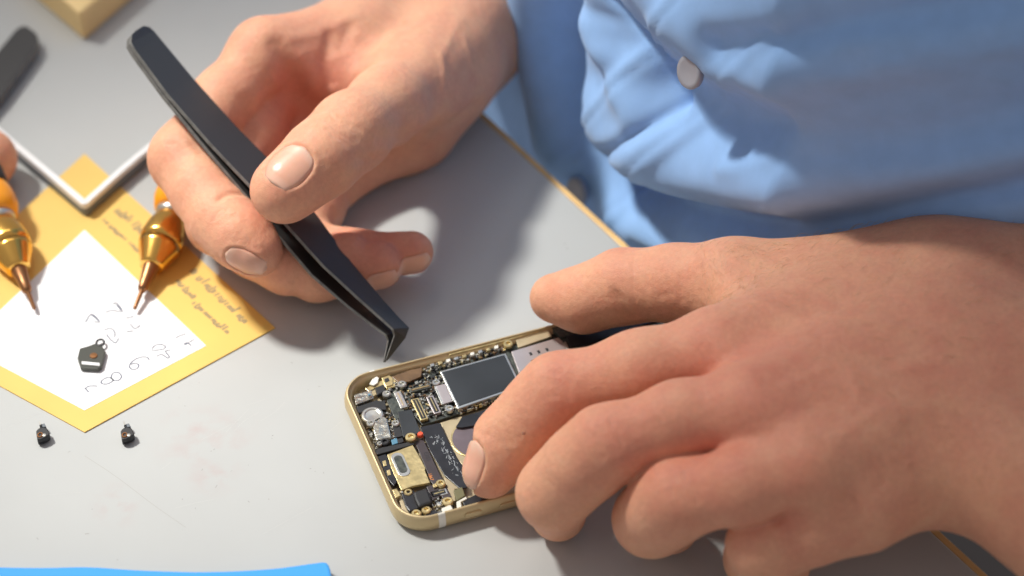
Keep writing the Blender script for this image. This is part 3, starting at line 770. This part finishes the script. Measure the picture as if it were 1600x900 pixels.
# main board and what sits on it
board = comp('logic_board', [(598, 607), (690, 566), (790, 538), (880, 512), (960, 492), (985, 540), (900, 566), (818, 612), (718, 646), (660, 664), (640, 640), (612, 640)], 4.0, 1.0, MP['pcb'])
sh = comp('shield', [(687, 580), (790, 551.5), (816, 604), (715.5, 639)], 5.9, 1.6, MP['silver'], bevel=.25)
comp('film', [(691, 581.5), (788, 554.5), (811, 602.5), (717, 634.5)], 5.98, .12, MP['shield'], sh, bevel=0)
br = comp('bracket', [(681, 603), (696, 599), (707, 627), (693, 631)], 5.7, .5, MP['pink'])
comp('rail', [(678.5, 604), (681.5, 603), (693.5, 631), (690.5, 632)], 5.8, .7, MP['silver'], br, bevel=.1)
comp('rail', [(696.5, 599), (699, 598.3), (710, 626), (707.5, 627)], 5.8, .7, MP['silver'], br, bevel=.1)
for x, y, r in ((681.5, 597.5, 1.35), (702, 638, 1.45), (604, 615, 1.4), (628, 600, 1.5)): screw(x, y, 5.6, r, MP['silver'])
def connector(px, py, ln, wd, m, mi, along, z=5.3):
    c = PL(px, py, z); d = np.array([1, 0, 0]) if along else np.array([0, 1, 0]); e = np.array([-d[1], d[0], 0])
    def bx(l, w, zz, hh): return prism([c + d * l + e * w + [0, 0, zz], c - d * l + e * w + [0, 0, zz], c - d * l - e * w + [0, 0, zz], c + d * l - e * w + [0, 0, zz]], hh)
    o = pm('connector', *bx(ln / 2, wd / 2, 0, 1.2), m, bevel=.12)
    pm('socket', *bx(ln / 2 - .5, wd / 2 - .45, .06, .5), mi, o)
    pm('contact_strip', *bx(ln / 2 - .9, .14, .16, .4), MP['goldp'], o)
connector(626, 624, 7.6, 2.3, MP['silver'], MP['pink'], False)
connector(655.5, 639, 9.8, 2.5, MP['goldp'], MP['rub'], False)
connector(677.5, 632, 8.0, 2.4, MP['pink'], MP['rub'], False)
connector(657, 606, 7.0, 1.7, MP['pcb'], MP['brown'], True)
connector(686, 770, 5.0, 2.5, MP['silver'], MP['rub'], True, 4.4)
# top-left corner
comp('antenna_plate', [(570, 607), (590, 597), (612, 588), (619, 593), (617, 604), (604, 607), (600, 601), (586, 606), (577, 612)], 5.0, .6, MP['goldp'])
comp('antenna_pad', [(581, 593), (588, 588), (592, 590), (590, 598), (584, 602), (577, 600)], 5.8, .6, MP['white'])
comp('rubber_block', [(586, 606), (600, 600), (602, 610), (590, 617)], 5.2, 1.6, MP['rub'])
comp('corner_block', [(553, 617), (580, 609), (584, 622), (556, 632)], 5.0, 2.6, MP['foil'])
screw(577, 617.5, 5.4, 1.0, MP['silver']); screw(577, 617.2, 5.8, .45, MP['bluish'], False, 'dot')
comp('gold_clip', [(596, 590), (608, 586), (614, 590), (614, 601), (603, 604), (599, 598)], 5.4, .4, MP['goldp'])
comp('clip_hole', [(600, 592), (607, 589.5), (609, 595), (602, 598)], 5.5, .3, MP['rub'])
comp('flex_strip', [(556, 636), (588, 625), (602, 628), (604, 640), (590, 640), (560, 645)], 4.6, 1.2, MP['rub'])
comp('flex_cable', [(604, 625), (618, 620), (632, 640), (626, 652), (618, 656)], 4.8, .8, MP['pcb'])
comp('flex_panel', [(621, 643), (643, 639.5), (657, 674), (648, 680), (630, 683)], 5.0, .5, MP['shield'])
# camera
c = PL(582, 648, 5.2)
v, f = lathe(c - [0, 0, 2.4], (0, 0, 1), [(0, 3.6), (2.2, 3.6), (2.6, 3.2), (2.6, 2.5), (2.2, 2.3), (2.1, .01)], 28)
pm('camera', v, f, MP['silver'], smooth=False, bevel=.1)
comp('camera_foil', [(584, 654), (600, 650), (605, 654), (612, 683), (588, 688), (583, 672)], 5.4, 2.4, MP['foil'], bevel=.4)
screw(579, 661, 5.5, 1.35, MP['silver'])
for x, y, r, m in ((618, 661, 1.3, 'silver'), (601, 690, 1.5, 'rub'), (593, 693, .9, 'silver')): screw(x, y, 5.3, r, MP[m])
comp('black_clip', [(613, 665), (624, 662), (630, 681), (617, 684)], 4.8, 1.4, MP['rub'])
comp('blue_clip', [(611, 687), (620, 684), (622, 692), (613, 695)], 5.0, .8, MP['bluish'])
comp('black_clip', [(620, 686), (629, 683), (631, 690), (623, 693)], 5.0, .8, MP['rub'])
comp('crossbar', [(584, 704), (596, 699), (646, 689), (648, 694), (590, 710)], 4.8, 1.2, MP['rub'])
screw(641.8, 682.5, 5.7, 1.75, MP['goldp'], name='gold_ring'); screw(656.8, 678, 5.6, .95, MP['red'], False, 'red_dot')
# loudspeaker plate
pl = comp('earpiece_plate', [(605, 710), (645, 695), (652, 707), (665, 731), (664, 735), (672, 754), (646, 759), (627, 766), (619, 748), (611, 730)], 4.6, .9, MP['goldp'])
def stadium(c, a, L_, R_, z): 
    d = np.array([math.cos(a), math.sin(a), 0]); e = np.array([-d[1], d[0], 0]); q = []
    for sgn in (1, -1):
        for k in range(9):
            t = -PI / 2 + PI * k / 8; q.append(c + sgn * (d * (L_ + R_ * math.cos(t)) + e * R_ * math.sin(t)) + [0, 0, z])
    return q
c = PL(626, 726, 4.6)
v, f = prism(stadium(c, PI / 2, 3.2, 1.95, .2), .5); pm('slot_rim', v, f, MP['silver'], pl, bevel=.1)
v, f = prism(stadium(c, PI / 2, 2.5, 1.3, .28), .3); pm('slot', v, f, MP['pcb'], pl)
comp('side_strip', [(590, 713), (603, 709), (612, 731), (621, 752), (615, 759), (606, 748)], 4.3, 1.4, MP['flex'])
for x, y in ((600.5, 724), (607, 738.5)): comp('pad', [(x - 3, y - 3.5), (x + 2, y - 5), (x + 4, y + 3), (x - 1, y + 4.5)], 4.5, .3, MP['goldp'], bevel=.05)
# dark flex with orange number, black ribbon, sheet with violet disc
comp('dark_flex', [(649, 692), (660, 684), (668, 700), (688, 742), (706, 776), (694, 781), (673, 752), (666, 733)], 4.2, .4, MP['purple'])
comp('ribbon_cable', [(656, 667), (688, 660), (701, 690), (717, 720), (729, 733), (730, 762), (718, 763), (694, 742), (672, 705)], 4.5, .45, MP['flex'])
comp('ribbon_cable', [(712, 667), (722, 651), (772, 636), (800, 640), (770, 660), (722, 668)], 4.3, .5, MP['flex'])
comp('inner_sheet', [(688, 660), (724, 648), (830, 620), (850, 700), (745, 735), (728, 732), (717, 720), (701, 690)], 3.0, .6, MP['tan'])
c = PL(765, 680, 3.2)
v, f = prism([c + [12.5 * math.cos(t), 10 * math.sin(t), .12] for t in np.linspace(0, 2 * PI, 40, endpoint=False)], .5); dr = pm('disc_rim', v, f, MP['goldp'], bevel=.1)
v, f = prism([c + [11.9 * math.cos(t), 9.4 * math.sin(t), .24] for t in np.linspace(0, 2 * PI, 40, endpoint=False)], .5); pm('disc', v, f, MP['disc'], dr)
comp('pale_flap', [(693, 744), (719, 760), (722, 763), (710, 764), (712, 782), (706, 784), (699, 762)], 4.0, .4, MP['tan'])
comp('olive_pad', [(708.5, 766), (722, 760.5), (727, 774), (714, 782)], 5.0, 1.2, MP['green'])
o = screw(688.5, 755, 5.2, 1.5, MP['goldp'], name='gold_lug'); comp('lug_arm', [(676, 757), (686, 752), (688, 758), (678, 762)], 5.0, .4, MP['goldp'], bevel=.05)
# front camera corner
comp('camera_block', [(645, 768), (668, 761), (676, 784), (654, 792), (648, 780)], 6.2, 2.8, MP['rub'], bevel=.7)
comp('base_block', [(627, 771), (646, 765), (656, 793), (640, 799), (633, 790)], 4.8, 2.2, MP['flex'], bevel=.3)
comp('base_block', [(666, 760), (682, 756), (690, 774), (676, 782)], 4.4, 1.6, MP['purple'], bevel=.2)
for x, y, r in ((650.5, 802, 1.5), (666, 796.5, 1.45), (638, 769, 1.3), (699.5, 783, 1.7)): screw(x, y, 5.0, r, MP['goldp'])
screw(686, 788, 5.0, .9, MP['silver'], False)
comp('beige_block', [(689, 794), (704, 788), (711, 800), (695, 806)], 5.0, 2.2, MP['white'], bevel=.3)
comp('dark_clip', [(662, 806), (676, 796), (690, 800), (690, 806), (668, 812)], 4.6, 1.6, MP['flex'], bevel=.3)
comp('corner_plate', [(618, 764), (624, 768), (636, 796), (644, 808), (668, 809), (664, 814), (640, 812), (628, 794)], 4.2, 1.0, MP['tan'])
comp('gold_clip', [(613, 765), (620, 763), (626, 774), (618, 778)], 5.4, .8, MP['goldp'])
comp('white_frame', [(713, 784), (728, 776), (730, 779), (720, 784), (722, 797), (715, 800)], 4.8, .9, MP['white'])
comp('black_pad', [(722, 782), (745, 772), (764, 778), (762, 785), (728, 795)], 4.4, 1.0, MP['flex'])
comp('white_bar', [(733, 793), (768, 780), (770, 783), (735, 797)], 4.9, .9, MP['white'])
# right part of the board
sim = comp('card_plate', [(799, 549), (873, 527), (880, 534), (887, 551), (846, 566), (815, 592), (808, 574)], 5.7, 1.4, MP['pink'])
for x, y in ((829, 553), (841.5, 550), (854.5, 546.5)): comp('hole', [(x - 3, y - 2), (x + 1, y - 3), (x + 3.5, y + 1), (x, y + 2.5)], 5.78, .2, MP['rub'], sim, bevel=0)
for x, y in ((834, 565), (843, 562), (852, 559), (861, 556)): comp('slot', [(x - 4.5, y - 2), (x + 3, y - 4.2), (x + 5, y + 2), (x - 2.5, y + 4.5)], 5.78, .2, MP['rub'], sim, bevel=0)
comp('shield', [(886, 545), (905, 540), (990, 510), (1010, 540), (910, 575), (897, 570)], 5.9, 1.6, MP['shield'])
comp('rail', [(881, 534), (884, 533), (899, 568), (896, 570)], 6.0, 1.0, MP['silver'], bevel=.1)
comp('black_tape', [(885, 525), (930, 512), (1010, 486), (1030, 500), (940, 530), (892, 542)], 6.3, .5, MP['battery'])
comp('foam_clip', [(862, 512), (882, 506), (890, 524), (876, 528)], 6.2, 1.6, MP['pcb'])
comp('button_bracket', [(995, 497), (1015, 490), (1020, 499), (1000, 506)], 6.4, .8, MP['pink'])
# long rails and contacts along the far wall
comp('wall_rail', [(700, 551), (790, 528), (858, 508), (860, 512), (792, 532), (702, 555)], 6.3, 1.4, MP['goldp'], bevel=.2)
comp('wall_rail', [(806, 531), (858, 516), (862, 525), (810, 543)], 5.6, .8, MP['tan'], bevel=.1)
comp('brown_tab', [(612, 588), (640, 578), (660, 574), (658, 588), (640, 596), (622, 598)], 5.4, .8, MP['brown'])
for k in range(9):
    x = 672 + k * 12.5; y = 569 - k * 3.5
    comp('contact', [(x, y), (x + 6, y - 2), (x + 7, y + 2), (x + 1, y + 4)], 5.9 + .3 * (k % 2), .9, MP[('silver', 'goldp', 'white')[k % 3]], bevel=.1)
screw(794, 537, 6.0, 1.6, MP['goldp'], name='post')
# battery and far half of the phone, mostly under the hand
v, f = prism(rrect(66, 5, 128, 42, 1.5, 3, 5.6), 3.0); pm('battery', v, f, MP['battery'], bevel=.4)
v, f = prism(rrect(66, 43.5, 130, 61, 1, 2, 5.2), 2.6); pm('lower_board', v, f, MP['pcb'], bevel=.3)
# tiny soldered parts: nobody could count them
parts = []; r2 = np.random.default_rng(11)
def inside(p, poly):
    c = False; n = len(poly)
    for i in range(n):
        a, b = poly[i], poly[i - 1]
        if (a[1] > p[1]) != (b[1] > p[1]) and p[0] < (b[0] - a[0]) * (p[1] - a[1]) / (b[1] - a[1]) + a[0]: c = not c
    return c
zones = [([(600, 607), (690, 566), (688, 580), (717, 640), (662, 662), (640, 640)], 4.0, 420), ([(718, 640), (815, 606), (818, 612), (720, 647)], 4.0, 260), ([(690, 567), (790, 540), (790, 550), (690, 578)], 4.0, 200),
         ([(556, 640), (600, 626), (625, 690), (590, 706)], 3.2, 280), ([(594, 712), (620, 700), (622, 756), (612, 750)], 2.8, 80), ([(622, 770), (700, 770), (712, 800), (660, 812), (636, 800)], 3.2, 300), ([(603, 650), (628, 645), (636, 680), (612, 690)], 3.6, 130)]
for poly, z, cnt in zones:
    xs = [p[0] for p in poly]; ys = [p[1] for p in poly]; k = 0
    while k < cnt:
        p = (r2.uniform(min(xs), max(xs)), r2.uniform(min(ys), max(ys)))
        if not inside(p, poly): continue
        k += 1; c = PL(*p, z); w, l, hh = r2.uniform(.10, .34), r2.uniform(.15, .6), r2.uniform(.3, 1.2)
        if r2.random() < .5: w, l = l, w
        parts.append((prism([c + [w, l, hh], c + [-w, l, hh], c + [-w, -l, hh], c + [w, -l, hh]], hh + .2), r2.random()))
for nm, lo, hi, m in (('solder_parts', 0, .42, MP['speck']), ('solder_parts', .42, .75, MP['rub']), ('solder_parts', .75, .9, MP['brown']), ('solder_parts', .9, 1.1, MP['goldp'])):
    v, f = merge([p for p, t in parts if lo <= t < hi]); o = pm(nm, v, f, m); o['kind'] = 'stuff'
# scratches and glue shreds on the ribbon cable
sc = []
for k in range(70):
    t = r2.random(); x = 676 + 46 * t + r2.normal(0, 5); y = 672 + 72 * t + r2.normal(0, 3)
    a = PL(x, y, 4.56); d = np.array([r2.normal(0, .4), r2.normal(-.9, .5), 0]) * r2.uniform(.3, 1.2)
    sc.append(ribbon([a, a + d], r2.uniform(.08, .28), 4.56 + .001 * k))
o = pm('glue_shreds', *merge(sc), MP['silver']); o['kind'] = 'stuff'
# printed number on the dark flex (real digits)
def text(s_, size, origin, xdir, m, name, parent):
    cu = bpy.data.curves.new(name, 'FONT'); cu.body = s_; cu.size = size; cu.align_x = 'CENTER'; cu.align_y = 'CENTER'
    to = bpy.data.objects.new(name, cu); link(to)
    bpy.context.view_layer.update(); dg = bpy.context.evaluated_depsgraph_get()
    me = bpy.data.meshes.new_from_object(to.evaluated_get(dg)); bpy.data.objects.remove(to)
    me.transform(__import__('mathutils').Matrix.Translation([c * 1e-3 for c in origin]) @ __import__('mathutils').Matrix.Rotation(xdir, 4, 'Z') @ __import__('mathutils').Matrix.Scale(1e-3, 4))
    me.materials.clear(); me.materials.append(m); o = link(bpy.data.objects.new(name, me)); o.parent = parent; return o
text('1867', 1.5, PL(673, 745, 4.23), -PI / 2 - .05, MP['orange'], 'printed_number', phone)
text('E383', 1.9, PL(667.5, 713, 4.23), -PI / 2 - .05, MP['rub'], 'printed_code', phone)
# side buttons and antenna lines
def side_button(px, px2):
    a = PL(px, 808, 4)[0]; b = PL(px2, 800, 4)[0]
    v, f = prism(stadium(np.array([(a + b) / 2, .25, 3.7]), 0, (b - a) / 2 - .9, .95, 0), 0)
    q = np.array(stadium(np.zeros(3), 0, (b - a) / 2 - .9, .95, 0))
    top = np.stack([(a + b) / 2 + q[:, 0], np.full(len(q), -.42), 3.9 + q[:, 1]], 1)
    v, f = prism(top, vec=(0, 1.4, 0)); pm('volume_button', v, f, M['gold'], bevel=.2)
side_button(727, 753); side_button(789, 822)
def antenna_line(u0, u1, near):
    V = []; sec = [(x, z) for x, z in prof[1:11]]
    for u in (u0, u1):
        for ins, z in sec:
            y = ins - .05 if near else PWID - ins + .05
            V.append([u, y, z + (.05 if z > 5 else 0)])
    n = len(sec); f = [[i, i + 1, n + i + 1, n + i] for i in range(n - 1)]
    if not near: f = [x[::-1] for x in f]
    o = pm('antenna_line', V, f, MP['white'], smooth=True)
antenna_line(PL(686, 820, 3)[0], PL(697, 818, 3)[0], True); antenna_line(11.0, 12.6, False)

# ================================================================== yellow note
note = thing('paper_note', 'yellow bordered paper note with a white handwritten centre lying on the table', 'note', H(132, 512))
def poly_h(pts, z): return [H(x, y, z) for x, y in pts]
v, f = prism(poly_h([(430, 512), (132, 675), (-166, 512), (132, 240)], .45), .4); mesh_obj('yellow_sheet', v, f, M['yellow'], note)
v, f = prism(poly_h([(322, 540), (132, 641), (-58, 540), (132, 359)], .55), .08); mesh_obj('white_panel', v, f, M['white'], note)
def Z1(x, y): return (120 + x / 5.627, 460 + y / 5.627)
strokes = [[(70, 822), (105, 858)], [(70, 830), (110, 806), (182, 806)],
           [(300, 735), (315, 695), (360, 685), (392, 715), (375, 750), (330, 758), (300, 735), (255, 735), (215, 765), (225, 785), (275, 785), (320, 755), (300, 735)],
           [(640, 578), (615, 552), (560, 552), (500, 580), (462, 625), (480, 655), (525, 655), (545, 625), (520, 605), (470, 615)],
           [(660, 480), (690, 448), (740, 440), (778, 455), (765, 480), (700, 490), (662, 492)], [(700, 545), (745, 528), (800, 560), (812, 545), (780, 500), (825, 490)],
           [(868, 382), (910, 362), (960, 345)], [(940, 440), (965, 425), (1010, 450)], [(950, 445), (1030, 395)],
           [(240, 310), (300, 300), (335, 335), (330, 375)], [(260, 350), (300, 400), (340, 425), (370, 385)],
           [(75, 245), (130, 175), (200, 240), (150, 240)], [(120, 170), (190, 230)], [(250, 160), (310, 140), (400, 150), (345, 75), (320, 90)], [(350, 90), (390, 140)],
           [(430, 210), (500, 195)], [(470, 260), (510, 300), (560, 270)], [(430, 330), (500, 320)]]
parts = []
for k, st in enumerate(strokes):
    q = spline([H(*Z1(*p), .6) for p in st], 6) if len(st) > 2 else np.array([H(*Z1(*p), .6) for p in st])
    parts.append(ribbon(q, .42, .60 + .002 * k))
mesh_obj('handwriting', *merge(parts), M['ink'], note)
parts = []; r3 = np.random.default_rng(5); kz = 0
for (x0, y0, x1, y1, sz_) in ((296, 425, 380, 505, 3.6), (275, 440, 300, 468, 2.6), (300, 475, 352, 520, 2.6), (180, 330, 232, 376, 3.4), (160, 345, 205, 385, 2.2), (205, 385, 222, 398, 2.2)):
    a, b = H(x0, y0, .5), H(x1, y1, .5); d = (b - a); L_ = np.linalg.norm(d); d /= L_; e = np.array([-d[1], d[0], 0]); s_ = 0
    while s_ < L_:
        c = a + d * s_; hh = sz_ * r3.choice([.55, .6, 1.0])
        kind = r3.integers(3)
        if kind == 0: q = [c, c + e * hh]
        elif kind == 1: q = spline([c + e * hh * .9, c, c + d * 1.1, c + d * 1.1 + e * hh * .6], 4)
        else: q = spline([c, c + e * hh * .6, c + d * .8 + e * hh * .6, c + d * 1.0], 4)
        kz += 1; parts.append(ribbon(q, .9, .47 + .0004 * kz)); s_ += r3.uniform(1.3, 1.8) if r3.random() > .08 else 2.8
mesh_obj('printed_text', *merge(parts), M['greyink'], note)

# ================================================================== screwdrivers
def screwdriver(label, mir=False):
    fx = (lambda x: 264 - x) if mir else (lambda x: x)
    tip = H(fx(210), 483, 2.6); back = H(fx(268), 338, 9.0); d = back - tip; d /= np.linalg.norm(d)
    root = thing('screwdriver', label, 'screwdriver', [tip[0], tip[1], 0], group=None)
    def part(nm, pr, m, par=root, **k): return mesh_obj(nm, *lathe(tip, d, pr, 28), m, par, **k)
    part('bit', [(0, .4), (.5, .65), (8, .8), (8.5, 1.1)], M['shaft'], smooth=True)
    part('shaft', [(8, 1.2), (9, 1.7), (12, 2.0), (18.5, 2.8), (19, 3.0)], M['shaft'], smooth=True)
    ch = part('chuck', [(18.4, 3.2), (18.6, 4.0), (19.5, 4.3), (26, 6.9), (28, 7.4)], M['brass'], smooth=True)
    part('chuck_body', [(28.02, 7.42), (31, 7.6), (36, 6.9), (40, 5.4), (41.5, 5.0)], M['brass'], ch, smooth=True)
    part('ring', [(40.6, 4.6), (41, 5.6), (43, 5.9), (43.5, 5.4)], MP['silver'], smooth=True)
    part('collar', [(43.4, 5.6), (44, 7.0), (48, 8.3), (52, 8.4), (56, 7.8), (57, 7.0)], M['orange'], smooth=True)
    part('grip', [(57.1, 7.0), (58, 7.8), (66, 7.8), (67, 6.5)], M['blackpl'], smooth=True)
    part('handle', [(67.1, 6.0), (69, 7.4), (82, 7.4), (88, 6.5), (90, 3)], M['orange'], smooth=True)
    for k in range(12):
        t = 2 * PI * k / 12; a, b, _ = frame_of(d); c0 = tip + d * 71 + (a * math.cos(t) + b * math.sin(t)) * 7.4
        mesh_obj('grip_rib', *tube([c0, c0 + d * 10], .7, 6), M['blackpl'], root)
    return root
screwdriver('orange and brass precision screwdriver lying on the yellow note beside the index finger')
screwdriver('mirrored copy of the orange and brass precision screwdriver cut off by the left edge', mir=True)  # mirror image of the screwdriver on the note

# ================================================================== other things on the table
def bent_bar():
    root = thing('plastic_strip', 'white plastic strip with a shade-grey underside, mirrored into a V across the tip of the yellow note', 'strip', H(132, 330))
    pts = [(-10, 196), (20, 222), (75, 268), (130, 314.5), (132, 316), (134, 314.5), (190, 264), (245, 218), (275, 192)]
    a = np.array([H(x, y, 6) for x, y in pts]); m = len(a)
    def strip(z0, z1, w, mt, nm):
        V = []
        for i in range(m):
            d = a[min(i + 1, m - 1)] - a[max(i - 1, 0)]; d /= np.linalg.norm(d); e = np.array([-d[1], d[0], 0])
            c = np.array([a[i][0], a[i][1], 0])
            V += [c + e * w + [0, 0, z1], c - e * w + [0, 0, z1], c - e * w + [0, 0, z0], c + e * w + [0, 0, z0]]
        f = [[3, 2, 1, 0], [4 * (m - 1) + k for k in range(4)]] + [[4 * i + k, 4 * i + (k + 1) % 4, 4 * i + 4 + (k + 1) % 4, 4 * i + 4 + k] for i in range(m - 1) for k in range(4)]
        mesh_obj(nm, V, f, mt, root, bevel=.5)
    strip(3.8, 6.0, 1.15, M['whitepl'], 'white_top'); strip(.5, 3.78, 1.3, M['greypl'], 'shaded_underside')  # lower grey strip paints in the shaded underside of the white bar
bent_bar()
b0, bl, br_ = H(132, 64), H(30, -24), H(234, -24)
v, f = prism([p + [0, 0, 13] for p in (b0, br_, br_ + bl - b0, bl)], 13)
tag(mesh_obj('wooden_block', v, f, M['wood'], bevel=1.2), 'pale yellow wooden block with its corner pointing in at the top left', 'block')
q = spline([(-60, 884), (60, 886), (140, 885), (220, 890), (320, 892.5), (420, 888), (498, 878)], 6).tolist() + [(507, 877), (513, 880), (516, 888), (521, 915), (523, 960), (-60, 960)]
v, f = prism([H(x, y, 4) for x, y in q], 3.6); tag(mesh_obj('tray', v, f, M['blue'], bevel=1.0), 'bright blue plastic tray edge along the bottom left of the frame', 'tray')
def bracket(cx, cy, k, label):
    root = thing('bracket', label, 'bracket', H(cx, cy))
    pts = [(-14, -18), (3, -24), (13, -20), (20, -8), (13, 19), (6, 24), (-26, 22), (-32, 4), (-28, -14)]
    v, f = prism([H(cx + x * k, cy + y * k, 2.2) for x, y in pts], 1.5); mesh_obj('plate', v, f, M['darkmetal'], root, bevel=.3)
    c = H(cx + 10 * k, cy - 24 * k, 2.0); t = np.linspace(0, 2 * PI, 17)
    mesh_obj('loop', *tube([c + [1.5 * k * math.cos(x), 1.9 * k * math.sin(x), 0] for x in t], .45 * k, 8), M['blackpl'], root, smooth=True)
    c = H(cx - 2 * k, cy, 2.25); mesh_obj('rivet', *lathe(c, (0, 0, 1), [(-.3, 1.6 * k), (.25, 1.4 * k), (.3, .01)], 16), M['shaft'], root)
    v, f = prism([H(cx + x * k, cy + y * k, 2.4) for x, y in ((-24, 10), (9, 13), (9, 18), (-24, 15))], .3); mesh_obj('stripe', v, f, M['whitepl'], root)
bracket(148, 556, .85, 'dark grey metal bracket with a small loop lying on the white part of the note')
def tiny_part(cx, cy, label, grp=None):
    root = thing('connector_part', label, 'connector', H(cx, cy))
    def Q(x, y): return (cx - 198 + 150 + x / 12.86, cy - 677 + 640 + y / 12.86)
    v, f = prism([H(*Q(x, y), 3.0) for x, y in ((490, 430), (540, 370), (640, 350), (720, 375), (770, 490), (700, 545), (600, 590), (515, 600))], 2.6); mesh_obj('body', v, f, M['blackpl'], root, bevel=.3)
    v, f = prism([H(*Q(x, y), 2.4) for x, y in ((590, 290), (660, 270), (700, 340), (600, 355))], 2.0); mesh_obj('plug', v, f, M['greypl'], root, bevel=.2)
    v, f = prism([H(*Q(x, y), 3.2) for x, y in ((545, 235), (580, 240), (590, 300), (560, 310))], 2.4); mesh_obj('tab', v, f, MP['silver'], root)
    c = H(*Q(575, 510), 3.05); t = np.linspace(0, 2 * PI, 15)
    mesh_obj('copper_ring', *tube([c + [.7 * math.cos(x), .9 * math.sin(x), 0] for x in t], .28, 6), M['shaft'], root)
    c = H(*Q(655, 515), 3.05); mesh_obj('contact', *lathe(c, (0, 0, 1), [(-.2, .7), (.2, .6), (.25, .01)], 10), MP['silver'], root)
    q = spline([H(*Q(x, y), 1.0) for x, y in ((560, 590), (560, 680), (640, 670), (690, 630), (670, 580))], 5)
    mesh_obj('loop', *tube(q, .35, 6), M['blackpl'], root)
tiny_part(198, 677, 'tiny black connector with a copper ring lying right of the yellow note corner')
tiny_part(66, 677, 'mirror-side copy of the tiny black connector lying on the table left of the yellow note corner')  # stands for the mirror image of the connector on the right

# mirror image of the index finger, at the left edge
def hand_c():
    root = thing('person', 'mirrored copy of the bent index finger just showing at the left edge', 'hand', H(-30, 330))
    h = Hand()
    h.fingers = [([(CH(-170, 130, 16), 10), (CH(-95, 190, 14), 9.4), (CH(-21, 248, 11), 9.2), (CH(-64, 300, 10), 8.8), (CH(-110, 345, 9.5), 8.6), (CH(-150, 394, 9), 8)], 6)]
    h.flush = [(CP(-27, 248, -30), .4, 13)]
    c1, c2 = CP(-190, 430, -30), CP(10, 60, -30)
    h.build('finger', root, (c1[0] - 12, c1[1] - 12, -90), (c2[0] + 12, c2[1] + 12, 60), 1.3)
hand_c()
